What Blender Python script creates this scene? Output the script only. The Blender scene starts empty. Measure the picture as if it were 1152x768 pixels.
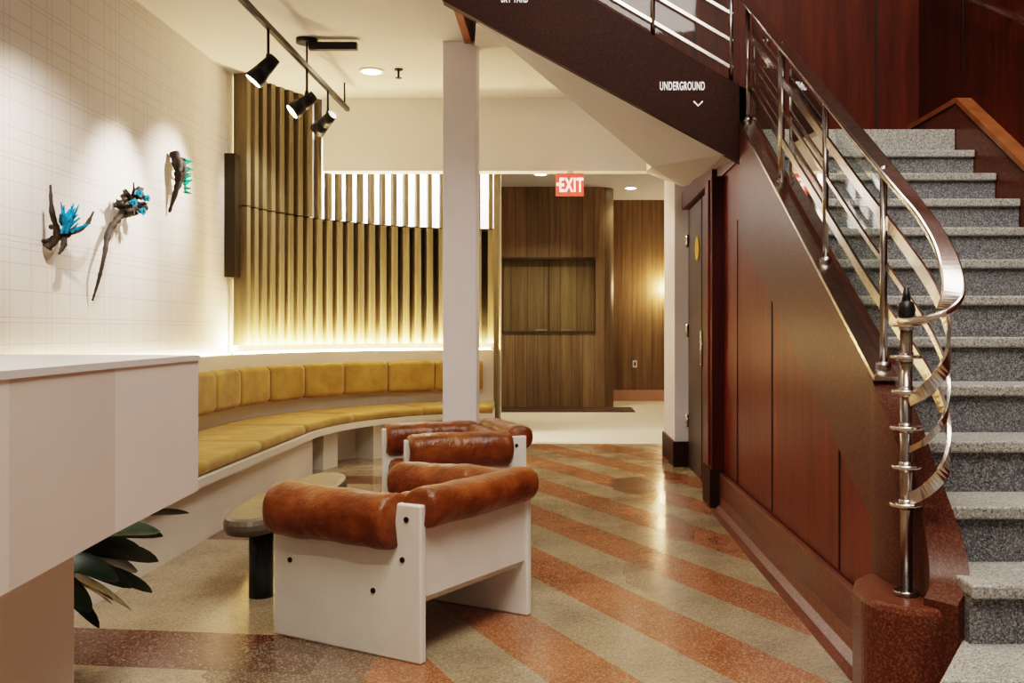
import bpy, math, random
from mathutils import Vector, Matrix
random.seed(7)
S=bpy.context.scene
COL=S.collection
S.view_settings.view_transform='Filmic'
S.view_settings.look='High Contrast'
S.view_settings.exposure=.3

# ---------------- materials ----------------
def newmat(name):
    m=bpy.data.materials.new(name); m.use_nodes=True
    nt=m.node_tree; b=nt.nodes['Principled BSDF']
    return m,nt,b
def N(nt,t,**kw):
    n=nt.nodes.new(t)
    for k,v in kw.items():
        if hasattr(n,k): setattr(n,k,v)
        else: n.inputs[k].default_value=v
    return n
def math_(nt,op,a,b=None):
    n=nt.nodes.new('ShaderNodeMath'); n.operation=op
    for i,v in enumerate((a,b)):
        if v is None: continue
        if isinstance(v,(int,float)): n.inputs[i].default_value=v
        else: nt.links.new(v,n.inputs[i])
    return n.outputs[0]
def mix_(nt,fac,a,b,mode='MIX'):
    n=nt.nodes.new('ShaderNodeMix'); n.data_type='RGBA'; n.blend_type=mode
    for i,v in ((0,fac),(6,a),(7,b)):
        if isinstance(v,(int,float)): n.inputs[i].default_value=v
        elif isinstance(v,(tuple,list)): n.inputs[i].default_value=(*v,1) if len(v)==3 else v
        else: nt.links.new(v,n.inputs[i])
    return n.outputs[2]
def ramp_(nt,fac,stops):
    n=nt.nodes.new('ShaderNodeValToRGB'); cr=n.color_ramp
    while len(cr.elements)<len(stops): cr.elements.new(0.5)
    for e,(p,c) in zip(cr.elements,stops):
        e.position=p; e.color=(*c,1)
    nt.links.new(fac,n.inputs[0]); return n.outputs[0]
def pos(nt):
    return nt.nodes.new('ShaderNodeNewGeometry').outputs['Position']
def mapped(nt,scale,rot=(0,0,0),objc=False):
    mp=nt.nodes.new('ShaderNodeMapping'); mp.inputs['Scale'].default_value=scale; mp.inputs['Rotation'].default_value=rot
    if objc:
        tc=nt.nodes.new('ShaderNodeTexCoord'); nt.links.new(tc.outputs['Object'],mp.inputs['Vector'])
    else: nt.links.new(pos(nt),mp.inputs['Vector'])
    return mp.outputs[0]
def noise(nt,vec,scale,detail=3,rough=.5):
    n=nt.nodes.new('ShaderNodeTexNoise'); n.inputs['Scale'].default_value=scale; n.inputs['Detail'].default_value=detail
    n.inputs['Roughness'].default_value=rough
    nt.links.new(vec,n.inputs['Vector']); return n.outputs['Fac']
def bump(nt,b,h,strength=.2,dist=.01):
    n=nt.nodes.new('ShaderNodeBump'); n.inputs['Strength'].default_value=strength; n.inputs['Distance'].default_value=dist
    nt.links.new(h,n.inputs['Height']); nt.links.new(n.outputs[0],b.inputs['Normal'])
def plain(name,c,rough=.6,metal=0,var=.06,scale=4,bmp=0,coat=0):
    m,nt,b=newmat(name)
    f=noise(nt,pos(nt),scale,4)
    d=tuple(x*(1-var) for x in c); l=tuple(min(1,x*(1+var)) for x in c)
    nt.links.new(ramp_(nt,f,[(.3,d),(.7,l)]),b.inputs['Base Color'])
    b.inputs['Roughness'].default_value=rough; b.inputs['Metallic'].default_value=metal
    b.inputs['Coat Weight'].default_value=coat
    if bmp:
        bump(nt,b,noise(nt,pos(nt),60,3),bmp,.004)
    return m
def speckle(nt,base,scale=140,amt=.35,chips=((.02,.02,.02),(.8,.75,.65))):
    v=nt.nodes.new('ShaderNodeTexVoronoi'); v.inputs['Scale'].default_value=scale
    nt.links.new(pos(nt),v.inputs['Vector'])
    sep=nt.nodes.new('ShaderNodeSeparateColor'); nt.links.new(v.outputs['Color'],sep.inputs[0])
    dark=math_(nt,'LESS_THAN',sep.outputs[0],.22); light=math_(nt,'GREATER_THAN',sep.outputs[1],.75)
    c=mix_(nt,math_(nt,'MULTIPLY',dark,amt),base,chips[0])
    c=mix_(nt,math_(nt,'MULTIPLY',light,amt),c,chips[1])
    return c
def terrazzo(name,c,rough=.3,scale=140,amt=.35,chips=((.03,.02,.02),(.8,.7,.6)),spec=.5):
    m,nt,b=newmat(name)
    big=noise(nt,pos(nt),2.5,4)
    base=ramp_(nt,big,[(.3,tuple(x*.8 for x in c)),(.7,c)])
    nt.links.new(speckle(nt,base,scale,amt,chips),b.inputs['Base Color'])
    b.inputs['Roughness'].default_value=rough; b.inputs['Specular IOR Level'].default_value=spec
    return m
def wood(name,dark,light,rough=.35,coat=0,sc=(9,9,.6),plank=0,plank_axis=0,spec=.5):
    m,nt,b=newmat(name)
    v=mapped(nt,sc)
    n1=noise(nt,v,2.2,6,.6); n2=noise(nt,v,12,3,.6)
    f=math_(nt,'ADD',math_(nt,'MULTIPLY',n1,.75),math_(nt,'MULTIPLY',n2,.25))
    col=ramp_(nt,f,[(.3,dark),(.5,tuple((a+b_)/2 for a,b_ in zip(dark,light))),(.7,light)])
    if plank:
        sp=nt.nodes.new('ShaderNodeSeparateXYZ'); nt.links.new(pos(nt),sp.inputs[0])
        q=math_(nt,'DIVIDE',sp.outputs[plank_axis],plank)
        fr=math_(nt,'FRACT',q); fl=math_(nt,'FLOOR',q)
        wn=nt.nodes.new('ShaderNodeTexWhiteNoise'); wn.noise_dimensions='1D'; nt.links.new(fl,wn.inputs['W'])
        shade=math_(nt,'ADD',math_(nt,'MULTIPLY',wn.outputs[0],.4),.75)
        line=math_(nt,'GREATER_THAN',fr,.05)
        k=math_(nt,'MULTIPLY',shade,math_(nt,'ADD',math_(nt,'MULTIPLY',line,.5),.5))
        cmb=nt.nodes.new('ShaderNodeCombineColor')
        for i in range(3): nt.links.new(k,cmb.inputs[i])
        col=mix_(nt,1.0,col,cmb.outputs[0],'MULTIPLY')
    nt.links.new(col,b.inputs['Base Color'])
    b.inputs['Roughness'].default_value=rough; b.inputs['Coat Weight'].default_value=coat
    b.inputs['Coat Roughness'].default_value=.12; b.inputs['Specular IOR Level'].default_value=spec
    bump(nt,b,n2,.08,.003)
    return m
def emis(name,c,s):
    m,nt,b=newmat(name)
    b.inputs['Base Color'].default_value=(*c,1)
    b.inputs['Emission Color'].default_value=(*c,1); b.inputs['Emission Strength'].default_value=s
    return m

WHITE=plain('white_paint',(.74,.72,.71),.7,var=.02)
CEIL=plain('ceiling_paint',(.55,.54,.545),.8,var=.02)
COLW=plain('column_paint',(.80,.78,.82),.5,var=.02)
BENCHW=plain('bench_laminate',(.74,.69,.60),.5,var=.02)
CHAIRW=plain('chair_white_lacquer',(.80,.77,.70),.42,var=.04,scale=7)
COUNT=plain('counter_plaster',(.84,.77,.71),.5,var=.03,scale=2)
COUNT2=plain('counter_plaster_shaded',(.74,.66,.585),.55,var=.03,scale=2)  # same plaster, darker: facet shading put into the colour
COUNTT=plain('counter_top_white',(.76,.74,.72),.3,var=.02)
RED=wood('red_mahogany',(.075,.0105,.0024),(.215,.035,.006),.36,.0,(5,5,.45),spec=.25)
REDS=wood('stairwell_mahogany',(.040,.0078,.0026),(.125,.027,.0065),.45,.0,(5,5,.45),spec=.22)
REDD=wood('dark_red_trim',(.03,.004,.002),(.09,.012,.004),.35,.0,(6,6,.4),spec=.35)
REDL=wood('orange_wood_trim',(.22,.075,.025),(.38,.15,.06),.4,.1,(5,5,.5))
SLAT=wood('olive_slat_wood',(.11,.090,.052),(.25,.208,.125),.5,0,(8,8,.5),spec=.3)
SLATB=wood('slat_backing_wood',(.026,.021,.012),(.058,.047,.027),.6,0,(8,8,.5),spec=.3)
PLANK=wood('plank_wall_wood',(.105,.070,.036),(.24,.165,.088),.45,.0,(7,7,.35),plank=.19,spec=.3)
PLANKI=wood('niche_wood',(.085,.063,.028),(.20,.152,.072),.45,.0,(7,7,.35),plank=.28,spec=.3)
DARKW=wood('dark_floor_wood',(.03,.018,.01),(.08,.045,.025),.4,0,(1,6,1))
DOORM=plain('door_dark_metal',(.055,.035,.026),.4,var=.1)
BLACK=plain('black_metal',(.018,.018,.018),.4,.3)
SEAM=plain('dark_seam',(.02,.006,.003),.6)
CHROME=plain('brushed_steel',(.72,.67,.60),.22,1,var=.12,scale=25)
STEEL=plain('polished_steel_post',(.38,.35,.32),.22,1,var=.1,scale=20)
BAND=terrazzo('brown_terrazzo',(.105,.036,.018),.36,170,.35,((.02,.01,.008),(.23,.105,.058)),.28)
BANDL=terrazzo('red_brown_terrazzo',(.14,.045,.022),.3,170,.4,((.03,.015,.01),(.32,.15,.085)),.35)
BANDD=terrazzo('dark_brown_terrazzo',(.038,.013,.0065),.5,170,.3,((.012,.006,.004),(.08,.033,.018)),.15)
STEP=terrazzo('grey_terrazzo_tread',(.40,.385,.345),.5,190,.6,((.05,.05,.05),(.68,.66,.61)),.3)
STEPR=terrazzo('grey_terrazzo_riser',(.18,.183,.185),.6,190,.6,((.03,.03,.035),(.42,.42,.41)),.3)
TABLET=plain('stone_table_top',(.125,.105,.078),.35,var=.25,scale=9)
TABLEL=plain('table_leg_green',(.018,.028,.026),.3,var=.2)
CARPET=plain('hall_carpet',(.42,.365,.275),.9,var=.10,scale=30)
PINK=plain('hall_baseboard_pink',(.45,.26,.18),.4)
LEAF=plain('leaf_green',(.014,.036,.011),.35,var=.5,scale=12)
POT=plain('pot_ceramic',(.05,.045,.04),.5)
BARK=plain('driftwood',(.024,.016,.011),.7,var=.4,scale=30,bmp=.6)
TEAL=plain('turquoise_glass',(.008,.22,.42),.12,var=.6,scale=40)
TEALG=plain('green_glass',(.01,.33,.22),.15,var=.6,scale=40)
LED=emis('warm_led',(1,.75,.43),36)
GAPGLOW=emis('lit_gap_glow',(1,.78,.45),2.2)  # emissive face added so the wall gap beside the slats looks lit
BULB=emis('lamp_bulb',(1,.85,.65),25)
REDSIGN=emis('exit_letters_glow',(1,.62,.55),1.8)
SIGNW=emis('exit_red_face',(.75,.10,.07),.55)
LETTER=emis('white_lettering',(.9,.88,.85),.5)
YEL=plain('yellow_sticker',(.7,.45,.03),.5)

def leather():
    m,nt,b=newmat('cognac_leather')
    v=mapped(nt,(1,1,1),objc=True)
    f=noise(nt,v,6,5,.6); g=noise(nt,v,45,3)
    nt.links.new(ramp_(nt,f,[(.25,(.085,.023,.006)),(.5,(.19,.056,.012)),(.75,(.33,.115,.030))]),b.inputs['Base Color'])
    b.inputs['Roughness'].default_value=.33
    h=math_(nt,'ADD',math_(nt,'MULTIPLY',noise(nt,v,9,4,.6),1.0),math_(nt,'MULTIPLY',g,.14))
    bump(nt,b,h,.5,.03); return m
LEATHER=leather()
def mustard():
    m,nt,b=newmat('mustard_velvet')
    f=noise(nt,pos(nt),5,4)
    nt.links.new(ramp_(nt,f,[(.3,(.31,.195,.040)),(.7,(.46,.31,.078))]),b.inputs['Base Color'])
    b.inputs['Roughness'].default_value=.8; b.inputs['Sheen Weight'].default_value=.15
    bump(nt,b,noise(nt,pos(nt),7,3),.4,.03); return m
MUST=mustard()
def glass():
    m,nt,b=newmat('rail_glass')
    out=nt.nodes['Material Output']
    t=N(nt,'ShaderNodeBsdfTransparent'); t.inputs[0].default_value=(.80,.88,.85,1)
    g=N(nt,'ShaderNodeBsdfGlossy'); g.inputs['Roughness'].default_value=.03
    fr=N(nt,'ShaderNodeFresnel'); fr.inputs[0].default_value=1.5
    mx=N(nt,'ShaderNodeMixShader'); nt.links.new(fr.outputs[0],mx.inputs[0]); nt.links.new(t.outputs[0],mx.inputs[1]); nt.links.new(g.outputs[0],mx.inputs[2])
    nt.links.new(mx.outputs[0],out.inputs[0]); return m
GLASS=glass()
def gridwall():
    m,nt,b=newmat('grid_tile_wall')
    sp=nt.nodes.new('ShaderNodeSeparateXYZ'); nt.links.new(pos(nt),sp.inputs[0])
    tot=None
    for ax,per,off,w in ((1,.235,0,.006),(2,.155,.02,.005),(1,.47,.06,.006),(2,.465,.05,.005),(1,1.41,.14,.006),(2,.62,.09,.005)):
        fr=math_(nt,'FRACT',math_(nt,'DIVIDE',math_(nt,'ADD',sp.outputs[ax],off),per))
        l=math_(nt,'LESS_THAN',fr,w/per)
        tot=l if tot is None else math_(nt,'MAXIMUM',tot,l)
    c=mix_(nt,math_(nt,'MULTIPLY',tot,.40),(.75,.725,.72),(.28,.20,.15))
    nt.links.new(c,b.inputs['Base Color']); b.inputs['Roughness'].default_value=.55
    return m
GRID=gridwall()
def floormat():
    m,nt,b=newmat('striped_terrazzo')
    sp=nt.nodes.new('ShaderNodeSeparateXYZ'); nt.links.new(pos(nt),sp.inputs[0])
    X,Y=sp.outputs[0],sp.outputs[1]
    u=math_(nt,'ADD',math_(nt,'MULTIPLY',X,.89),math_(nt,'MULTIPLY',Y,.45))
    fr=math_(nt,'FRACT',math_(nt,'DIVIDE',math_(nt,'ADD',u,-1.62),.62))
    st=math_(nt,'LESS_THAN',fr,.5)
    u2=math_(nt,'ADD',math_(nt,'MULTIPLY',X,.12),Y)
    fr2=math_(nt,'FRACT',math_(nt,'DIVIDE',math_(nt,'ADD',u2,-3.65),2.3))
    st2=math_(nt,'LESS_THAN',fr2,.2)
    left=math_(nt,'LESS_THAN',X,-.95)
    right=math_(nt,'SUBTRACT',1.0,left)
    s=math_(nt,'ADD',math_(nt,'MULTIPLY',st,right),math_(nt,'MULTIPLY',math_(nt,'MULTIPLY',st2,left),1))
    big=noise(nt,pos(nt),1.6,5,.6)
    beige=ramp_(nt,big,[(.3,(.235,.18,.11)),(.7,(.39,.315,.205))])
    orange=ramp_(nt,big,[(.3,(.23,.084,.034)),(.7,(.395,.155,.066))])
    brown=(.10,.032,.018)
    oc=mix_(nt,left,orange,brown)
    c=mix_(nt,s,beige,oc)
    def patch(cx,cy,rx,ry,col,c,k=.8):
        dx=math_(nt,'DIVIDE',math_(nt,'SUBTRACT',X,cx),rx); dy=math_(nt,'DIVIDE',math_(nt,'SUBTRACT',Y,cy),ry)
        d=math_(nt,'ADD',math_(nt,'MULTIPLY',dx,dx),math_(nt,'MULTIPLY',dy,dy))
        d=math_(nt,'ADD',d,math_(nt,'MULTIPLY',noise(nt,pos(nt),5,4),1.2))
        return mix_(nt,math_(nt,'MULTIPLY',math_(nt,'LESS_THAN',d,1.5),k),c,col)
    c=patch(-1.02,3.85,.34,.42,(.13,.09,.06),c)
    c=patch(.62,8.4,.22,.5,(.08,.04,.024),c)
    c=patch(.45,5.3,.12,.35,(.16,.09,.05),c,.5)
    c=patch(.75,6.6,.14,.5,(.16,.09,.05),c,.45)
    wear=noise(nt,pos(nt),9,6,.7)
    c=mix_(nt,math_(nt,'MULTIPLY',math_(nt,'LESS_THAN',wear,.38),.30),c,(.12,.08,.05))
    c=speckle(nt,c,150,.30,((.08,.045,.03),(.60,.50,.37)))
    nt.links.new(c,b.inputs['Base Color'])
    r=ramp_(nt,big,[(.3,(.11,.11,.11)),(.7,(.25,.25,.25))]); nt.links.new(r,b.inputs['Roughness'])
    return m
FLOOR=floormat()

# ---------------- geometry helpers ----------------
def mesh(name,verts,faces,mat,parent=None,smooth=False,bevel=0,seg=2):
    me=bpy.data.meshes.new(name); me.from_pydata([tuple(v) for v in verts],[],faces); me.update()
    import bmesh
    bm=bmesh.new(); bm.from_mesh(me); bmesh.ops.recalc_face_normals(bm,faces=bm.faces); bm.to_mesh(me); bm.free()
    o=bpy.data.objects.new(name,me); COL.objects.link(o)
    me.materials.append(mat)
    if smooth:
        for p in me.polygons: p.use_smooth=True
    if bevel:
        md=o.modifiers.new('bevel','BEVEL'); md.width=bevel; md.segments=seg; md.limit_method='ANGLE'
    if parent: o.parent=parent
    return o
def empty(name,loc=(0,0,0),rot=0):
    e=bpy.data.objects.new(name,None); e.location=loc; e.rotation_euler=(0,0,rot); e.empty_display_size=.1
    COL.objects.link(e); return e
def box(name,x0,x1,y0,y1,z0,z1,mat,parent=None,bevel=0):
    v=[(x,y,z) for z in (z0,z1) for x,y in ((x0,y0),(x1,y0),(x1,y1),(x0,y1))]
    f=[(0,1,2,3),(4,5,6,7),(0,1,5,4),(1,2,6,5),(2,3,7,6),(3,0,4,7)]
    return mesh(name,v,f,mat,parent,bevel=bevel)
def prism(name,poly,axis,a,b,mat,parent=None,bevel=0):
    def mk(p,t):
        if axis=='x': return (t,p[0],p[1])
        if axis=='y': return (p[0],t,p[1])
        return (p[0],p[1],t)
    n=len(poly); v=[mk(p,a) for p in poly]+[mk(p,b) for p in poly]
    f=[tuple(range(n)),tuple(range(n,2*n))]+[(i,(i+1)%n,n+(i+1)%n,n+i) for i in range(n)]
    return mesh(name,v,f,mat,parent,bevel=bevel)
def cyl(name,p0,p1,r0,mat,parent=None,r1=None,n=24,smooth=True):
    p0=Vector(p0);p1=Vector(p1); r1=r0 if r1 is None else r1
    d=(p1-p0).normalized(); up=Vector((0,0,1)) if abs(d.z)<.9 else Vector((1,0,0))
    s=d.cross(up).normalized(); t=s.cross(d)
    v=[];
    for p,r in ((p0,r0),(p1,r1)):
        for i in range(n):
            a=2*math.pi*i/n; v.append(p+s*math.cos(a)*r+t*math.sin(a)*r)
    f=[tuple(range(n)),tuple(range(n,2*n))]+[(i,(i+1)%n,n+(i+1)%n,n+i) for i in range(n)]
    o=mesh(name,v,f,mat,parent)
    if smooth:
        for p in o.data.polygons: p.use_smooth=len(p.vertices)==4
    return o
def cat(pts,n=8):
    P=[Vector(p) for p in pts]; out=[]
    for i in range(len(P)-1):
        a=P[max(i-1,0)];b=P[i];c=P[i+1];d=P[min(i+2,len(P)-1)]
        for k in range(n):
            t=k/n
            out.append(.5*((2*b)+(-a+c)*t+(2*a-5*b+4*c-d)*t*t+(-a+3*b-3*c+d)*t**3))
    out.append(P[-1]); return out
def sweep(name,path,section,mat,parent=None,smooth=False,scales=None,bevel=0,closed_sec=True):
    P=[Vector(p) for p in path]; n=len(section); v=[]
    for i,p in enumerate(P):
        t=(P[min(i+1,len(P)-1)]-P[max(i-1,0)]).normalized()
        s=t.cross(Vector((0,0,1)))
        s=s.normalized() if s.length>1e-3 else Vector((1,0,0))
        u=s.cross(t).normalized(); k=scales[i] if scales else 1
        for a,b in section: v.append(p+s*a*k+u*b*k)
    f=[tuple(range(n)),tuple(range((len(P)-1)*n,len(P)*n))]
    for i in range(len(P)-1):
        for j in range(n):
            f.append((i*n+j,i*n+(j+1)%n,(i+1)*n+(j+1)%n,(i+1)*n+j))
    o=mesh(name,v,f,mat,parent,bevel=bevel)
    if smooth:
        for q in o.data.polygons: q.use_smooth=len(q.vertices)==4
    return o
def circ(r,n=12): return [(r*math.cos(2*math.pi*i/n),r*math.sin(2*math.pi*i/n)) for i in range(n)]
def rect(a0,a1,b0,b1): return [(a0,b0),(a1,b0),(a1,b1),(a0,b1)]
def blob(name,c,r,mat,parent=None,jit=.25,sub=3,sc=(1,1,1)):
    import bmesh
    bm=bmesh.new(); bmesh.ops.create_icosphere(bm,subdivisions=sub,radius=1)
    from mathutils import noise as mn
    off=Vector((random.random()*9,random.random()*9,0))
    for vv in bm.verts:
        k=1+jit*2*mn.noise(vv.co*2.2+off)
        vv.co=Vector((vv.co.x*sc[0],vv.co.y*sc[1],vv.co.z*sc[2]))*r*k+Vector(c)
    me=bpy.data.meshes.new(name); bm.to_mesh(me); bm.free()
    for p in me.polygons: p.use_smooth=True
    me.materials.append(mat); o=bpy.data.objects.new(name,me); COL.objects.link(o)
    if parent: o.parent=parent
    return o
def light(name,kind,loc,power,color,parent=None,target=None,**kw):
    l=bpy.data.lights.new(name,kind); l.energy=power; l.color=color
    for k,v in kw.items(): setattr(l,k,v)
    o=bpy.data.objects.new(name,l); o.location=loc; COL.objects.link(o)
    if target is not None:
        d=Vector(target)-Vector(loc); o.rotation_euler=d.to_track_quat('-Z','Y').to_euler()
    if parent: o.parent=parent
    return o

ZC=3.73
XR=2.72
# ---------------- room shell ----------------
box('floor',-3.3,3.2,-3,11.45,-.1,0,FLOOR)
box('floor_hall_carpet',-3.3,3.2,11.45,18.7,-.1,.0,CARPET)
box('floor_hall_threshold',-2.2,1.2,15.9,16.79,0.0,.015,DARKW)
box('wall_left',-3.3,-3.12,-3,9.35,0,ZC,GRID)
box('ceiling',-3.3,-.78,-3,18.7,ZC,ZC+.15,CEIL)
box('ceiling_back',-.78,3.2,8.5,18.7,ZC,ZC+.15,CEIL)
box('trim_opening_side',-.80,-.74,-3,8.6,ZC-.02,ZC+.55,REDL)
box('wall_upper_left',-.95,-.80,-3,8.6,ZC+.55,6.5,WHITE)
box('wall_opening_end',-.74,1.2,8.5,8.6,ZC+.15,4.6,WHITE)
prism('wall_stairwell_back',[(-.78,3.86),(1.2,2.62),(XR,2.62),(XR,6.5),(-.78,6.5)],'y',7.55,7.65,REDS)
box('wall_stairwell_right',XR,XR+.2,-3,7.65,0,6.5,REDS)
box('ceiling_upper',-.95,XR+.2,-3,7.65,6.5,6.6,CEIL)
tr=empty('trim_stairwell_panel_joints')
for i,x in enumerate((1.02,2.4)):
    box(f'joint_{i}',x-.007,x+.007,7.543,7.55,2.64,6.5,SEAM,tr)
for i,y in enumerate((6.72,5.3,3.9)):
    box(f'joint_side_{i}',XR-.006,XR+.0,y-.007,y+.007,.63*(y-2.2)+.2,6.5,SEAM,tr)
box('wall_bulkhead',-2.48,1.3,10.4,10.6,2.97,ZC,WHITE)
box('wall_jamb_pillar',1.10,1.4,9.55,10.5,0,2.97,COLW)
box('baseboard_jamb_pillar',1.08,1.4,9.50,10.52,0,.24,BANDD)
box('wall_hall_right_return',1.4,3.2,9.6,10.6,0,ZC,WHITE)
box('wall_hall_right',3.0,3.2,10.6,18.7,0,ZC,WHITE)
box('wall_hall_left',-3.3,-3.15,9.35,18.7,0,ZC,WHITE)

# ---------------- hall plank wall with niche ----------------
e=empty('wall_plank_unit')
yb=16.8; nx0,nx1,nz0,nz1=-.98,.62,1.28,2.52
arc=[(.60+.32*math.sin(a),yb+.32-.32*math.cos(a)) for a in [math.pi/2*i/8 for i in range(9)]]
box('planks_left',-3.1,nx0,yb,yb+.5,0,ZC,PLANK,e)
box('planks_below',nx0,.60,yb,yb+.5,0,nz0,PLANK,e)
box('planks_above',nx0,.60,yb,yb+.5,nz1,ZC,PLANK,e)
prism('planks_round_corner',arc+[(.92,yb+1.6),(.60,yb+1.6)],'z',0,ZC,PLANK,e)
box('niche_back',nx0,.6,yb+.12,yb+.16,nz0,nz1,PLANKI,e)
for i,x in enumerate((nx0,-.2,.58)):
    box(f'niche_frame_{i}',x,x+.022,yb+.0 if i!=1 else yb+.09,yb+.12,nz0,nz1,SLATB,e)
box('niche_sill',nx0,.6,yb-.02,yb+.3,nz0-.02,nz0+.015,SLATB,e)
box('niche_head',nx0,.6,yb-.02,yb+.3,nz1-.015,nz1+.02,SLATB,e)
for i,x in enumerate((-.42,.02)): box(f'niche_pull_{i}',x,x+.2,yb+.09,yb+.12,nz0+.02,nz0+.05,SLAT,e)
box('wall_hall_end',.7,3.0,18.5,18.7,0,ZC,PLANK)
box('baseboard_hall_end',.9,3.0,18.44,18.5,0,.2,PINK)
o=empty('wall_outlet'); box('plate',1.35,1.43,18.485,18.5,.62,.75,WHITE,o); box('socket',1.375,1.405,18.48,18.486,.65,.72,BLACK,o)
sc=empty('wall_sconce')
box('backplate',1.97,2.10,18.46,18.5,2.0,2.2,CHROME,sc); cyl('shade',(2.03,18.38,1.98),(2.03,18.38,2.22),.07,BULB,sc)
light('sconce_glow','POINT',(1.93,18.22,2.1),40,(1,.68,.38),sc,shadow_soft_size=.08)
tv=empty('wall_display'); box('panel',1.68,1.72,15.4,16.0,1.95,2.6,BLACK,tv); box('bracket',1.72,2.99,15.65,15.75,2.2,2.3,BLACK,tv)

# ---------------- slatted curved screen & bench ----------------
def B(s):
    if s<=1: return Vector((-3.05,3.3+(8.6-3.3)*s,0)),Vector((0,1,0))
    a=(s-1)*math.pi/2
    p=Vector((-.75-2.3*math.cos(a),8.6+2.95*math.sin(a),0)); t=Vector((2.3*math.sin(a),2.95*math.cos(a),0)).normalized()
    return p,t
def inner(s,o):
    p,t=B(s); nrm=Vector((t.y,-t.x,0)); return p+nrm*o
SS=[i/400 for i in range(801)]
L=[0]
for i in range(1,801): L.append(L[-1]+(B(SS[i])[0]-B(SS[i-1])[0]).length)
def s_at(l):
    import bisect
    i=min(max(bisect.bisect_left(L,l),1),800); k=(l-L[i-1])/(L[i]-L[i-1]); return SS[i-1]+k*(SS[i]-SS[i-1])
TOT=L[-1]; LA=L[400]
def path(l0,l1,step=.12,o=0,z=0):
    n=max(2,int((l1-l0)/step)); return [inner(s_at(l0+(l1-l0)*i/n),o)+Vector((0,0,z)) for i in range(n+1)]
def rounded(a0,a1,b0,b1,r,n=5):
    out=[]
    for cx,cy,st in ((a1-r,b0+r,-90),(a1-r,b1-r,0),(a0+r,b1-r,90),(a0+r,b0+r,180)):
        for i in range(n+1):
            a=math.radians(st+90*i/n); out.append((cx+r*math.cos(a),cy+r*math.sin(a)))
    return out
sl=empty('slatted_wood_screen')
l=LA+.82; k=0
while l<TOT+.01:
    s=s_at(min(l,TOT)); p,t=B(s); nr=Vector((t.y,-t.x,0))
    def fin(nm,z0,z1,w,d0,d1,mt):
        v=[]
        for z in (z0,z1):
            for a,b in ((-w,d0),(w,d0),(w,d1),(-w,d1)): 
                q=p+t*a+nr*b; v.append((q.x,q.y,z))
        mesh(nm,v,[(0,1,2,3),(4,5,6,7),(0,1,5,4),(1,2,6,5),(2,3,7,6),(3,0,4,7)],mt,sl)
    fin(f'slat_low_{k}',1.16,2.47,.033,-.12,.02,SLAT)
    if l<LA+1.95: fin(f'slat_high_{k}',2.485,ZC,.033,-.12,.02,SLAT)
    else: fin(f'slat_high_{k}',2.485,ZC,.024,-.045,.02,SLAT)
    l+=.142; k+=1
sweep('backing_low',path(LA+.75,TOT,o=0),rect(-.20,-.15,.9,2.47),SLATB,sl)
sweep('backing_high_left',path(LA+.75,LA+1.90),rect(-.20,-.15,2.48,ZC),SLATB,sl)
sweep('joint_rail',path(LA+.75,TOT),rect(-.15,-.04,2.465,2.487),SLATB,sl)
box('end_frame',-.76,-.70,11.4,11.75,.0,ZC,SLAT,sl)
box('left_box',-3.12,-3.02,9.25,9.42,1.80,2.95,SLATB,sl)
box('glow_wall',-3.15,-3.10,9.35,9.75,1.1,ZC,BENCHW,sl)
box('glow_strip',-3.095,-3.085,9.44,9.62,2.97,ZC-.02,GAPGLOW,sl)
box('glow_strip_low',-3.095,-3.085,9.44,9.62,1.12,1.78,GAPGLOW,sl)
box('light_wall_behind_slats',-3.1,-.75,12.6,12.7,0,ZC,WHITE)

bn=empty('curved_bench')
sweep('base_straight',path(0,LA+.3),rect(.05,.84,0,.36),BENCHW,bn)
sweep('base_curve',path(LA+.3,TOT),rect(.05,.5,0,.36),BENCHW,bn)
for i,l in enumerate((LA+.9,LA+2.0,LA+3.0)):
    sweep(f'base_block_{i}',path(l,l+.3),rect(.5,.76,0,.36),BENCHW,bn)
sweep('seat_slab',path(0,TOT),rect(.0,.90,.36,.415),BENCHW,bn)
sweep('back_shell',path(0,TOT),rect(-.03,.07,.415,1.08),BENCHW,bn)
segs=[0.0,1.35,2.7,3.95,5.2]
l=5.2
while l<TOT-.2: segs.append(min(l+1.45,TOT)); l+=1.45
segs=sorted(set(segs))
for i in range(len(segs)-1):
    pp=path(segs[i]+.006,segs[i+1]-.006)
    sweep(f'seat_cushion_{i}',pp,rounded(.10,.88,.415,.495,.035),MUST,bn,smooth=True)
l=.0;i=0
w=.62
while l+w<=TOT+.02:
    pp=path(l+.008,min(l+w,TOT)-.008,step=.05,o=.14,z=.79); n=len(pp)
    scl=[.90 if j in (0,n-1) else (.97 if j in (1,n-2) else 1.0) for j in range(n)]
    sweep(f'back_cushion_{i}',pp,rounded(-.06,.07,-.17,.175,.045),MUST,bn,smooth=True,scales=scl)
    l+=w;i+=1
sweep('led_cove_strip',path(LA+.75,TOT-.05),rect(-.10,-.07,1.08,1.10),LED,bn)
sweep('led_shelf',path(LA+.75,TOT-.0),rect(-.2,-.03,1.04,1.075),BENCHW,bn)
sweep('led_cove_wall',path(LA-3.2,LA+.6),rect(-.055,-.04,1.085,1.095),LED,bn)
for i in range(6):
    s=s_at(LA+1.0+i*.66); p,t=B(s); nr=Vector((t.y,-t.x,0)); q=p+nr*.06
    o=light(f'cove_{i}','AREA',(q.x,q.y,1.1),42,(1,.72,.38),bn,shape='RECTANGLE',size=.65,size_y=.04)
    ang=math.atan2(t.y,t.x)
    o.rotation_euler=(Matrix.Rotation(ang,3,'Z')@Matrix.Rotation(math.pi-.5,3,'X')).to_euler()

box('column_square',-.985,-.70,8.36,8.64,0,ZC,COLW,bevel=.006)

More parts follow.
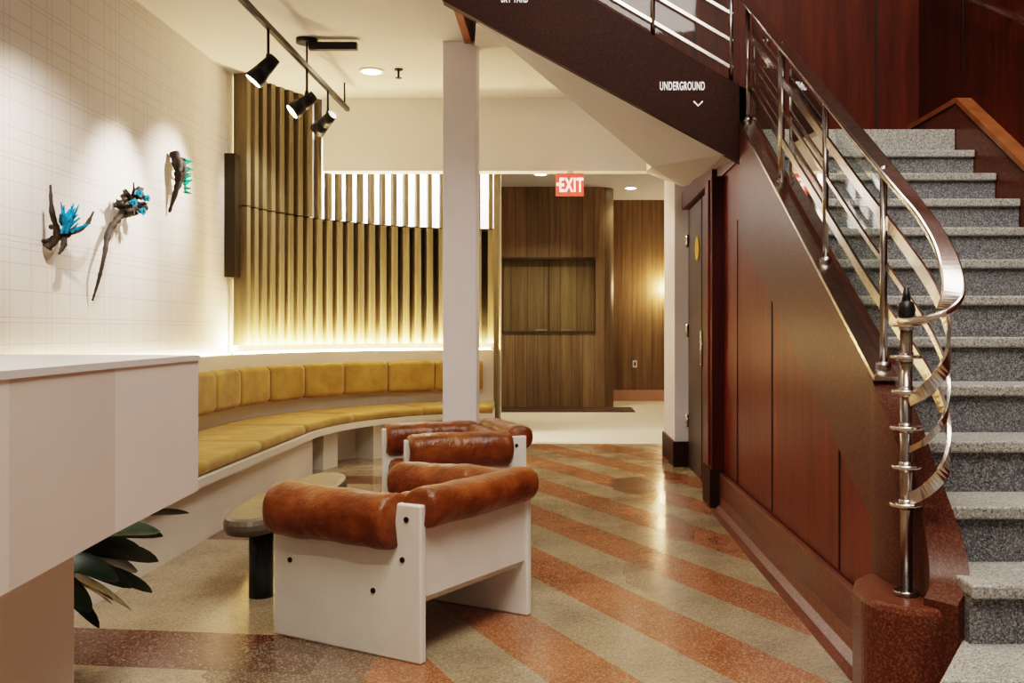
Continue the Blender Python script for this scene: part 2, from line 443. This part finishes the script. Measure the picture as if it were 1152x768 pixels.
# ---------------- stairs ----------------
YB,T,ZB,R=3.18,.3125,.489,.1955
st=empty('staircase')
XS0,XS1=1.315,2.625
for n in range(0,11):
    y=YB+T*n; z=ZB+R*n
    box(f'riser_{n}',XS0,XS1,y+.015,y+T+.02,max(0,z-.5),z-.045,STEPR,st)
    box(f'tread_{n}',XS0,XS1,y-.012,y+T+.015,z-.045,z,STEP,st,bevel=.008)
prism('bottom_riser',[(1.10,2.88),(XS1,2.88),(XS1,3.19),(1.325,3.27)],'z',0,.25,STEPR,st)
prism('bottom_tread',[(1.09,2.86),(XS1,2.86),(XS1,3.19),(1.325,3.27)],'z',.25,.295,STEP,st,bevel=.008)
prism('first_riser',[(1.0,2.56),(XS1,2.56),(XS1,2.88),(1.07,2.88)],'z',0,.10,STEPR,st)
prism('first_tread',[(.99,2.54),(XS1,2.54),(XS1,2.88),(1.06,2.88)],'z',.10,.145,STEP,st)
box('landing',1.315,2.625,6.62,7.54,2.47,2.64,STEP,st)
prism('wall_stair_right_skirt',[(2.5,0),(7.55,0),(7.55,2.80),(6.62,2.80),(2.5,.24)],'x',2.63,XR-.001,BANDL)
tr=empty('trim_stair_right_cap')
sweep('cap_slope',[(2.63,2.5,.25),(2.63,6.60,2.81)],rect(-.012,.088,0,.035),REDL,tr)
sweep('cap_level',[(2.63,6.60,2.81),(2.63,7.54,2.81)],rect(-.012,.088,0,.035),REDL,tr)
hr=empty('handrail_right_wall')
sweep('rail',[(2.62,4.4,2.44),(2.62,7.2,3.84)],circ(.022),CHROME,hr,smooth=True)
for i,y in enumerate((4.9,6.0,7.0)):
    z=2.44+(y-4.4)*.5; cyl(f'bracket_{i}',(2.62,y,z),(XR,y,z-.06),.012,CHROME,hr)

zt=lambda y:1.115+.553*(y-3.75)
zb=lambda y:.55+.5*(y-3.75)
sg=empty('stringer'); sg.parent=st
prism('stringer_band',[(3.72,zb(3.72)),(6.58,zb(6.58)),(6.58,zt(6.58)),(3.85,zt(3.85)),(3.76,1.09),(3.72,1.02)],'x',1.185,1.31,BAND,sg,bevel=.006)
cp=cat([(1.2475,3.80,zt(3.80)),(1.2475,3.72,1.06),(1.262,3.60,.93),(1.288,3.50,.77),(1.308,3.40,.61),(1.295,3.31,.48),(1.25,3.27,.41)],8)
v=[];f=[]
for i,p in enumerate(cp):
    t=(cp[min(i+1,len(cp)-1)]-cp[max(i-1,0)]); t.z=0; t.normalize(); s=Vector((t.y,-t.x,0))
    wv=.0625
    for z in (0,p.z):
        for sg_ in (-1,1): v.append((p.x+s.x*wv*sg_,p.y+s.y*wv*sg_,z))
for i in range(len(cp)-1):
    a=4*i;b=a+4
    f+=[(a+2,a+3,b+3,b+2),(a,a+2,b+2,b),(a+1,b+1,b+3,a+3)]
f+=[(0,1,3,2),(len(v)-4,len(v)-3,len(v)-1,len(v)-2)]
o=mesh('curled_curb',v,f,BAND,sg,smooth=True); 
md=o.modifiers.new('e','EDGE_SPLIT'); md.split_angle=math.radians(40)
poly=[(1.31,3.80)]+[(1.187,3.80),(1.15,3.76),(1.085,3.68),(1.052,3.58)]+[(1.215-.168*math.cos(math.pi*i/24),3.46-.20*math.sin(math.pi*i/24)) for i in range(25)]
prism('volute_curb',poly,'z',0,.385,BANDL,sg,bevel=.022)

e=empty('wall_stair_panelling')
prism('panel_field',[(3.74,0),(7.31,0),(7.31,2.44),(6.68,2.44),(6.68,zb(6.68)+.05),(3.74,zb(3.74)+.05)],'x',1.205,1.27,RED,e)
for i,(y) in enumerate((4.29,5.65,6.75)):
    box(f'seam_{i}',1.200,1.206,y-.007,y+.007,.27,min(zb(y),2.44),SEAM,e)
prism('landing_face',[(6.60,2.44),(7.54,2.44),(7.54,2.95),(6.60,2.95)],'x',1.19,1.30,BAND,e)
box('baseboard_right',1.165,1.205,3.80,7.3,0,.26,BANDL,bevel=.01)
prism('baseboard_right_cove',[(1.165,0),(1.08,0),(1.12,.012),(1.15,.04),(1.165,.10)],'y',3.7,7.2,BANDL)
d=empty('door_1')
box('door_leaf',1.225,1.27,7.68,9.5,0.01,2.45,DOORM,d)
box('door_split',1.22,1.226,8.58,8.595,.02,2.45,BLACK,d)
for i,z in enumerate((.45,1.3,2.15)):
    cyl(f'hinge_{i}',(1.205,9.44,z-.06),(1.205,9.44,z+.06),.016,CHROME,d)
cyl('door_sticker',(1.212,8.83,2.03),(1.222,8.83,2.03),.11,YEL,d,n=8)
cyl('door_pull',(1.2,8.45,1.0),(1.2,8.45,1.3),.014,CHROME,d)
tr=empty('trim_door_frame')
box('jamb_front',1.115,1.29,7.32,7.66,0,2.44,REDD,tr,bevel=.01)
box('jamb_front_strip',1.10,1.115,7.40,7.56,.3,2.42,RED,tr)
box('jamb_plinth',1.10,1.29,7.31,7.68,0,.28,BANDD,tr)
box('head',1.17,1.29,7.66,9.55,2.46,2.62,REDD,tr)

# ---------------- upper flight with fascia & soffit ----------------
uf=empty('upper_flight')
ztop=lambda x:2.92+.585*(1.2-x); zlo=lambda x:2.48+.54*(1.09-x)
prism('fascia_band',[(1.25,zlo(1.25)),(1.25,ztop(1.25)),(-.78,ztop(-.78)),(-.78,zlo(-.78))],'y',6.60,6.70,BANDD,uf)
for k in range(0,6):
    z=2.70+.1955*(k+1); x=1.2-.334*k
    box(f'step_{k}',x-.36,x,6.70,7.54,z-.06,z,STEP,uf)
N0=(-.56,6.65,3.37);N1=(1.09,6.65,2.475);N2=(1.28,6.65,2.44)
F0=(-.73,8.5,3.72);F1=(-.19,8.5,3.72);F2=(.78,8.5,2.70);F3=(1.19,8.5,2.60);F4=(1.19,9.6,2.68);F5=(.90,10.4,2.95);F6=(1.3,10.4,2.95);F7=(1.3,8.5,2.6)
vs=[N0,N1,N2,F0,F1,F2,F3,F4,F5,F6,F7]
mesh('soffit_stair_underside',vs,[(0,4,3),(0,1,5,4),(1,2,10,6),(1,6,5),(5,6,7,8),(6,10,9,7),(7,9,8)],CEIL,uf)
mesh('soffit_side_wall',[F1,F2,F5,(.60,10.4,3.3),(-.19,8.5,3.74),(.9,10.4,3.73),(.78,8.5,3.73)],[(0,1,6,4),(1,2,5,6)],CEIL,uf)
ur=empty('upper_flight_railing')
def xr(x,h): return (x,6.64,ztop(x)+h)
for i,h in enumerate((.10,.28,.46,.75)):
    sweep(f'rail_{i}',[xr(1.15,h),xr(-.7,h)],rect(-.010,.010,-.010,.010) if h<.7 else rect(-.03,.03,-.01,.01),CHROME,ur)
for i,x in enumerate((1.14,.62,.1,-.4)):
    cyl(f'post_{i}',(x,6.64,ztop(x)+.0),(x,6.64,ztop(x)+.76),.014,STEEL,ur)
g=[xr(1.1,.04),xr(-.6,.04),xr(-.6,.65),xr(1.1,.65)]
mesh('glass',[(a,6.66,c) for a,b,c in g],[(0,1,2,3)],GLASS,ur)

def text(name,body,x,y,z,size,sx,parent,align='CENTER',off=.0008):
    c=bpy.data.curves.new(name,'FONT'); c.body=body; c.size=size; c.align_x=align; c.extrude=.002; c.offset=off; c.space_character=1.12
    o=bpy.data.objects.new(name,c); o.location=(x,y,z); o.rotation_euler=(math.pi/2,0,0); o.scale=(sx,1,1)
    c.materials.append(LETTER); COL.objects.link(o); o.parent=parent; return o
tx=empty('underground_sign_lettering')
text('letters_underground','UNDERGROUND',.81,6.595,2.895,.078,.46,tx)
sweep('chevron',[(.885,6.595,2.820),(.915,6.595,2.79),(.945,6.595,2.820)],rect(-.003,.003,-.004,.004),LETTER,tx)
text('letters_sky_yard','SKY YARD',-.30,6.595,3.475,.078,.46,tx)

# ---------------- main railing ----------------
rl=empty('stair_railing')
zr=lambda y:1.90+.557*(y-3.75)
X0=1.235
top=[(X0,y,zr(y)) for y in (6.62,5.6,4.8,4.3,4.0)]+[(X0+.01,3.8,1.915),(X0+.035,3.65,1.80),(X0+.075,3.53,1.68),(X0+.10,3.43,1.55),(X0+.085,3.34,1.43),(X0+.03,3.30,1.36),(X0-.03,3.34,1.335),(X0-.045,3.42,1.335)]
sweep('top_rail',cat(top,8),rounded(-.038,.038,-.011,.011,.008,2),CHROME,rl)
for i,h in enumerate((.20,.37,.54)):
    pts=[(X0,y,zr(y)-h) for y in (6.62,5.6,4.8,4.3,4.0)]
    k=h
    pts+=[(X0+.01,3.8,1.92-k),(X0+.04,3.64,1.79-k),(X0+.085,3.51,1.64-k),(X0+.095,3.41,1.50-k),(X0+.055,3.34,1.38-k),(X0+.0,3.36,1.30-k),(X0-.03,3.43,1.26-k)]
    sweep(f'mid_rail_{i}',cat(pts,8),rect(-.006,.006,-.022,.022) if i!=1 else rect(-.005,.005,-.010,.010),CHROME,rl)
sweep('base_channel',[(X0-.01,y,zt(y)+.008) for y in (6.58,3.9,3.74)],rect(-.045,.045,-.006,.012),CHROME,rl)
for i,y in enumerate((6.55,5.55,4.63,3.80)):
    for j,dy in enumerate((-.018,.018) if i in (1,) else (0,)):
        cyl(f'post_{i}_{j}',(X0,y+dy,zt(y)+.012),(X0,y+dy,zr(y)),.014,STEEL,rl)
    cyl(f'foot_{i}',(X0,y,zt(y)+.0),(X0,y,zt(y)+.04),.030,STEEL,rl)
ys=[(6.5,5.65),(5.45,4.73),(4.53,3.9)]
for i,(a,b) in enumerate(ys):
    mesh(f'glass_{i}',[(X0+.02,a,zt(a)+.05),(X0+.02,b,zt(b)+.05),(X0+.02,b,zr(b)-.1),(X0+.02,a,zr(a)-.1)],[(0,1,2,3)],GLASS,rl)
nx,ny=1.20,3.45
cyl('newel_post',(nx,ny,.385),(nx,ny,1.33),.021,STEEL,rl)
cyl('newel_foot',(nx,ny,.385),(nx,ny,.403),.042,STEEL,rl)
for i,z in enumerate((.70,.83,.965,1.09,1.21,1.32)):
    cyl(f'newel_collar_{i}',(nx,ny,z-.006),(nx,ny,z+.006),.050 if i%2 else .056,CHROME,rl)
    cyl(f'newel_sleeve_{i}',(nx,ny,z-.018),(nx,ny,z+.018),.0245,STEEL,rl)
blob('newel_finial',(nx,ny,1.37),.030,BLACK,rl,jit=.05,sc=(1,1,1.3))
cyl('newel_finial_tip',(nx,ny,1.39),(nx,ny,1.45),.018,BLACK,rl,r1=.008)

# ---------------- armchairs ----------------
def roll(name,p0,p1,rx,rz,parent,n=28,droop=0):
    from mathutils import noise as mn
    P0=Vector(p0);P1=Vector(p1);d=(P1-P0);Ln=d.length;d.normalize();s=Vector((d.y,-d.x,0));u=Vector((0,0,1))
    off=Vector((random.random()*9,)*3)
    v=[];f=[]
    nz=34
    for i in range(nz+1):
        q=i/nz; 
        e_=min(q,1-q)*Ln/.045
        k=1 if e_>=1 else .82+.18*math.sqrt(1-(1-e_)**2)
        c=P0+d*Ln*q
        for j in range(n):
            a=2*math.pi*j/n; ca,sa=math.cos(a),math.sin(a)
            ca=math.copysign(abs(ca)**.80,ca); sa=math.copysign(abs(sa)**.80,sa)
            if sa<0: ca*=1-.12*abs(sa)
            w=s*ca*rx*k+u*sa*rz*k
            pt=c+w
            kk=1+.08*mn.noise(pt*6+off)+.035*mn.noise(Vector((q*16,a*1.1,3))+off)
            v.append(c+w*kk)
    for i in range(nz):
        for j in range(n): f.append((i*n+j,i*n+(j+1)%n,(i+1)*n+(j+1)%n,(i+1)*n+j))
    c0=len(v); v.append(P0+d*.012); v.append(P1-d*.012)
    for j in range(n): f.append((c0,j,(j+1)%n)); f.append((c0+1,nz*n+j,nz*n+(j+1)%n))
    return mesh(name,v,f,LEATHER,parent,smooth=True)
def armchair(name,loc,rot):
    e=empty(name,loc,rot)
    for sgn,nm in ((-1,'near'),(1,'far')):
        x=.387*sgn
        box(f'side_panel_{nm}',x-.018,x+.018,-.40,.40,0,.62,CHAIRW,e,bevel=.008)
        roll(f'arm_roll_{nm}',(x+.015*sgn,.375,.545),(x+.015*sgn,-.285,.545),.112,.112,e)
        for i,(y,z) in enumerate(((-.31,.40),(-.16,.26),(.30,.33),(-.33,.56))):
            xo=x+sgn*.018
            cyl(f'bolt_{nm}_{i}',(xo,y,z),(xo+sgn*.006,y,z),.011,BLACK,e,n=12)
    box('back_board',-.369,.369,-.385,-.35,.25,.62,CHAIRW,e,bevel=.005)
    box('front_rail',-.369,.369,.28,.31,.18,.30,CHAIRW,e)
    box('seat_board',-.369,.369,-.35,.28,.22,.25,CHAIRW,e)
    roll('back_roll',(-.385,-.37,.60),(.40,-.37,.60),.088,.080,e)
    box('seat_cushion',-.355,.355,-.33,.37,.25,.42,LEATHER,e,bevel=.05)
    roll('back_cushion',(-.34,-.24,.47),(.34,-.24,.47),.08,.17,e)
    return e
armchair('leather_armchair',(-.68,4.42,0),math.radians(59.5))
armchair('leather_armchair.001',(-.73,6.70,0),math.radians(110))

# ---------------- coffee table ----------------
ct=empty('oval_coffee_table')
oval=[]
for i in range(64):
    a=2*math.pi*i/64; ca,sa=math.cos(a),math.sin(a)
    oval.append((-1.455+.19*math.copysign(abs(ca)**.75,ca)+.03*sa,5.42+.80*math.copysign(abs(sa)**.85,sa)))
prism('table_top',oval,'z',.335,.42,TABLET,ct,bevel=.03)
for i,(x,y) in enumerate(((-1.465,4.88),(-1.43,5.95))):
    cyl(f'leg_{i}',(x,y,0),(x,y,.34),.058,TABLEL,ct,n=32)

# ---------------- counter ----------------
cn=empty('reception_counter')
za,zb_=.784,1.205
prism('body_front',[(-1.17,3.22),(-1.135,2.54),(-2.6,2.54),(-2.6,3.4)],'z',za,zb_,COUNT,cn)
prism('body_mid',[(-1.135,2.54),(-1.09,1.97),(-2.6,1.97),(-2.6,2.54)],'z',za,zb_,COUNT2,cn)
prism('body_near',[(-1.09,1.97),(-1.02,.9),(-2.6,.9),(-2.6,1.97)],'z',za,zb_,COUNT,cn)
prism('counter_top_slab',[(-1.165,3.225),(-1.13,2.54),(-1.085,1.97),(-1.015,.9),(-2.6,.9),(-2.6,3.4)],'z',zb_,1.222,COUNTT,cn)
box('pedestal',-2.5,-1.45,.9,2.97,0,za,COUNT,cn)

# ---------------- plant ----------------
pl=empty('potted_plant')
px,py=-1.83,3.22
cyl('pot',(px,py,0),(px,py,.32),.12,POT,pl,r1=.15)
cyl('soil',(px,py,.30),(px,py,.325),.135,BARK,pl)
def leaf(i,base,tip,w,arch=.10,rollang=0):
    b=Vector(base);t=Vector(tip); mid=(b+t)/2+Vector((0,0,arch))
    pts=cat([b,mid,t],8); n=len(pts); v=[];f=[]
    for k,p in enumerate(pts):
        q=k/(n-1); wd=w*math.sin(math.pi*max(0,(q-.40)/.60))**.7 if q>.40 else .004
        wd=max(wd,.004)
        d=(pts[min(k+1,n-1)]-pts[max(k-1,0)]).normalized(); s=d.cross(Vector((0,0,1))).normalized(); u=s.cross(d)
        s,u=s*math.cos(rollang)+u*math.sin(rollang),u*math.cos(rollang)-s*math.sin(rollang)
        v+= [p-s*wd+u*wd*.25,p,p+s*wd+u*wd*.25]
    for k in range(n-1):
        a=3*k; f+=[(a,a+1,a+4,a+3),(a+1,a+2,a+5,a+4)]
    mesh(f'leaf_{i}',v,f,LEAF,pl,smooth=True)
i=0
for ang,r,z in ((38,.50,.66),(52,.66,.68),(62,.50,.54),(74,.66,.60),(84,.60,.50),(98,.5,.54),(110,.4,.50),(30,.36,.52),(45,.42,.46),(58,.40,.40),(70,.46,.36),(20,.28,.44),(5,.22,.46),(88,.40,.42),(65,.62,.70),(40,.44,.60),(80,.50,.67),(-30,.2,.45),(-70,.15,.5),(150,.2,.5),(52,.54,.52),(60,.48,.34),(48,.5,.42),(35,.3,.36),(56,.58,.60),(68,.56,.46)):
    a=math.radians(ang)
    leaf(i,(px,py,.32),(px+r*math.cos(a)*1.0,py+r*math.sin(a)*1.15,z-.08),.046,.14,random.choice((-1,1))*random.uniform(.4,1.0)); i+=1

# ---------------- wall sculptures ----------------
def branch(nm,pts,r,parent):
    pp=cat(pts,7); n=len(pp)
    sc_=[(1-.75*i/(n-1))*(1+.25*random.uniform(-1,1)) for i in range(n)]
    sweep(nm,pp,circ(r,9),BARK,parent,smooth=True,scales=sc_)
def shards(parent,c,n,r,mat,up=1.0,w=.02):
    for i in range(n):
        d=Vector((random.uniform(.0,.6),random.uniform(-.8,.8),random.uniform(.1,1.2)*up)).normalized()
        c0=Vector(c)+Vector((random.uniform(-.02,.02),random.uniform(-.04,.04),random.uniform(-.04,.04)))
        cyl(f'shard_{i}',c0,c0+d*r*random.uniform(.6,1.1),w,mat,parent,r1=.003,n=5,smooth=False)
a1=empty('driftwood_sculpture')
branch('branch_0',[(-3.092,6.0,1.80),(-3.03,6.0,1.88),(-3.0,5.88,2.00),(-3.0,5.86,2.16)],.028,a1)
branch('branch_1',[(-3.092,6.02,1.84),(-3.0,6.10,1.90),(-2.98,6.25,1.96),(-2.98,6.36,2.06)],.026,a1)
branch('branch_2',[(-3.02,6.05,1.9),(-2.99,6.0,1.82),(-3.0,5.96,1.76)],.026,a1)
branch('branch_3',[(-3.04,5.95,1.92),(-3.0,5.90,1.93),(-2.99,5.84,2.0)],.014,a1)
shards(a1,(-2.99,6.03,1.93),30,.11,TEAL,1.0,.014)
cyl('wall_mount',(-3.12,6.0,1.84),(-3.05,6.0,1.84),.012,BLACK,a1)
a2=empty('driftwood_sculpture.001')
branch('stem',[(-3.05,6.98,2.24),(-3.03,6.90,2.12),(-3.06,6.76,1.98),(-3.04,6.64,1.80),(-3.06,6.61,1.65),(-3.10,6.60,1.50)],.030,a2)
for i in range(14):
    y,z=7.0+random.uniform(-.12,.15),2.21+random.uniform(-.09,.10)
    blob(f'knot_{i}',(-3.04+random.uniform(-.02,.05),y,z),random.uniform(.020,.040),BARK,a2,jit=.6,sub=2)
for i in range(7):
    a=i*.9; branch(f'twig_{i}',[(-3.03,7.0,2.21),(-2.99,7.0+.09*math.cos(a),2.21+.07*math.sin(a)),(-2.98,7.0+.20*math.cos(a),2.22+.12*math.sin(a))],.014,a2)
for i,(y,z) in enumerate(((6.93,2.19),(7.08,2.15),(7.02,2.27),(7.15,2.25))):
    cyl(f'cup_{i}',(-2.99,y,z),(-2.955,y-.01,z),.018,TEAL,a2,r1=.025); cyl(f'cup_hole_{i}',(-2.957,y-.01,z),(-2.952,y-.01,z),.013,BARK,a2)
a3=empty('driftwood_sculpture.002')
branch('trunk_0',[(-3.08,7.95,2.72),(-3.04,7.93,2.6),(-3.05,7.93,2.45),(-3.10,7.90,2.24)],.046,a3)
branch('trunk_1',[(-3.06,8.0,2.68),(-3.02,7.99,2.58),(-3.05,7.95,2.44),(-3.09,7.92,2.33)],.034,a3)
for i in range(10):
    c0=Vector((-3.02,8.00,2.42+i*.028)); cyl(f'shard_{i}',c0,c0+Vector((.04,random.uniform(.02,.09),random.uniform(-.02,.06))),.018,TEALG,a3,r1=.004,n=5,smooth=False)

# ---------------- track lights ----------------
tk=empty('track_lighting')
TX,TZ=-2.11,3.50
box('track_bar',TX-.018,TX+.018,2.0,9.9,TZ-.02,TZ+.02,BLACK,tk)
for i,y in enumerate((3.2,5.6,8.3,9.75)):
    cyl(f'hanger_{i}',(TX,y,TZ),(TX,y,ZC),.008,BLACK,tk)
cyl('canopy',(TX,8.3,ZC-.035),(TX,8.3,ZC),.09,BLACK,tk)
box('feed_box',TX+.02,TX+.42,8.27,8.33,ZC-.09,ZC-.03,BLACK,tk)
heads=[(3.6,(-3.05,4.3,1.9),45),(4.75,(-3.05,6.0,2.0),190),(7.2,(-3.05,7.0,2.1),170),(8.3,(-3.05,7.95,2.4),115),(9.05,(-2.9,9.5,2.6),40)]
for i,(y,tg,pw) in enumerate(heads):
    h=Vector((TX-.02,y,TZ-.30)); d=(Vector(tg)-h).normalized()
    cyl(f'stem_{i}',(TX,y,TZ),(TX,y,TZ-.2),.010,BLACK,tk)
    cyl(f'yoke_{i}',(TX,y,TZ-.2),h,.014,BLACK,tk)
    cyl(f'lamp_body_{i}',h-d*.10,h+d*.03,.045,BLACK,tk,r1=.058); cyl(f'lamp_shade_{i}',h+d*.03,h+d*.13,.058,BLACK,tk,r1=.074)
    cyl(f'lamp_lens_{i}',h+d*.131,h+d*.134,.06,BULB,tk)
    light(f'spot_{i}','SPOT',h+d*.17,pw,(1,.88,.76),tk,target=tg,spot_size=math.radians(66),spot_blend=1,shadow_soft_size=.05)
def downlight(name,x,y,power,col=(1,.84,.66)):
    e=empty(name)
    cyl('trim_ring',(x,y,ZC-.012),(x,y,ZC+.001),.12,WHITE,e); cyl('lens',(x,y,ZC-.016),(x,y,ZC-.012),.085,BULB,e)
    light('beam','SPOT',(x,y,ZC-.03),power,col,e,target=(x,y,0),spot_size=math.radians(120),spot_blend=.8,shadow_soft_size=.09)
downlight('recessed_downlight',-1.76,9.3,80)
downlight('recessed_downlight.001',1.2,16.9,80)
downlight('hall_fill_downlight',-.3,15.4,420)  # added to brighten the front of the plank wall
downlight('recessed_downlight.003',-1.3,4.4,80)
downlight('recessed_downlight.004',-1.3,1.4,125)
downlight('recessed_downlight.005',.3,11.6,85)
downlight('recessed_downlight.006',.3,9.4,75)
lb=empty('lamp_behind_slats')
light('glow','AREA',(-1.9,12.0,3.68),200,(1,.94,.88),lb,target=(-1.9,12.6,2.6),shape='RECTANGLE',size=2,size_y=.2)
sp=empty('ceiling_sprinkler'); cyl('rose',(-1.5,9.25,ZC-.01),(-1.5,9.25,ZC),.04,BLACK,sp); cyl('drop',(-1.5,9.25,ZC-.08),(-1.5,9.25,ZC),.01,BLACK,sp); cyl('deflector',(-1.5,9.25,ZC-.085),(-1.5,9.25,ZC-.08),.03,BLACK,sp)

ex=empty('exit_sign')
box('housing',-.045,.245,10.30,10.36,2.70,2.93,SIGNW,ex,bevel=.006)
box('stem',.08,.14,10.31,10.35,2.93,2.98,WHITE,ex)
t=text('letters_exit','EXIT',.115,10.292,2.74,.20,.56,ex,off=.005); t.data.materials.clear(); t.data.materials.append(REDSIGN)
box('arrow',-.035,-.012,10.292,10.298,2.80,2.83,REDSIGN,ex)

light('stairwell_area_light','AREA',(1.5,3.2,6.3),160,(1,.95,.91),None,target=(1.7,4.0,0),shape='RECTANGLE',size=2.2,size_y=4)  # added area light over the stairwell, no skylight opening above
light('lobby_fill_light','AREA',(.3,.2,6.0),165,(1,.91,.82),None,target=(0,4.0,0),shape='RECTANGLE',size=3,size_y=2)  # unseen fill light added above the camera

w=bpy.data.worlds.new('world'); S.world=w; w.use_nodes=True
w.node_tree.nodes['Background'].inputs[0].default_value=(1,.94,.88,1); w.node_tree.nodes['Background'].inputs[1].default_value=.28

cam=bpy.data.cameras.new('camera'); co=bpy.data.objects.new('camera',cam); COL.objects.link(co)
co.location=(0,0,1.3); co.rotation_euler=(math.pi/2,0,0); cam.lens=35; cam.sensor_width=36
cam.shift_x=-54/1152; cam.shift_y=-12/1152; cam.clip_start=.05
S.camera=co
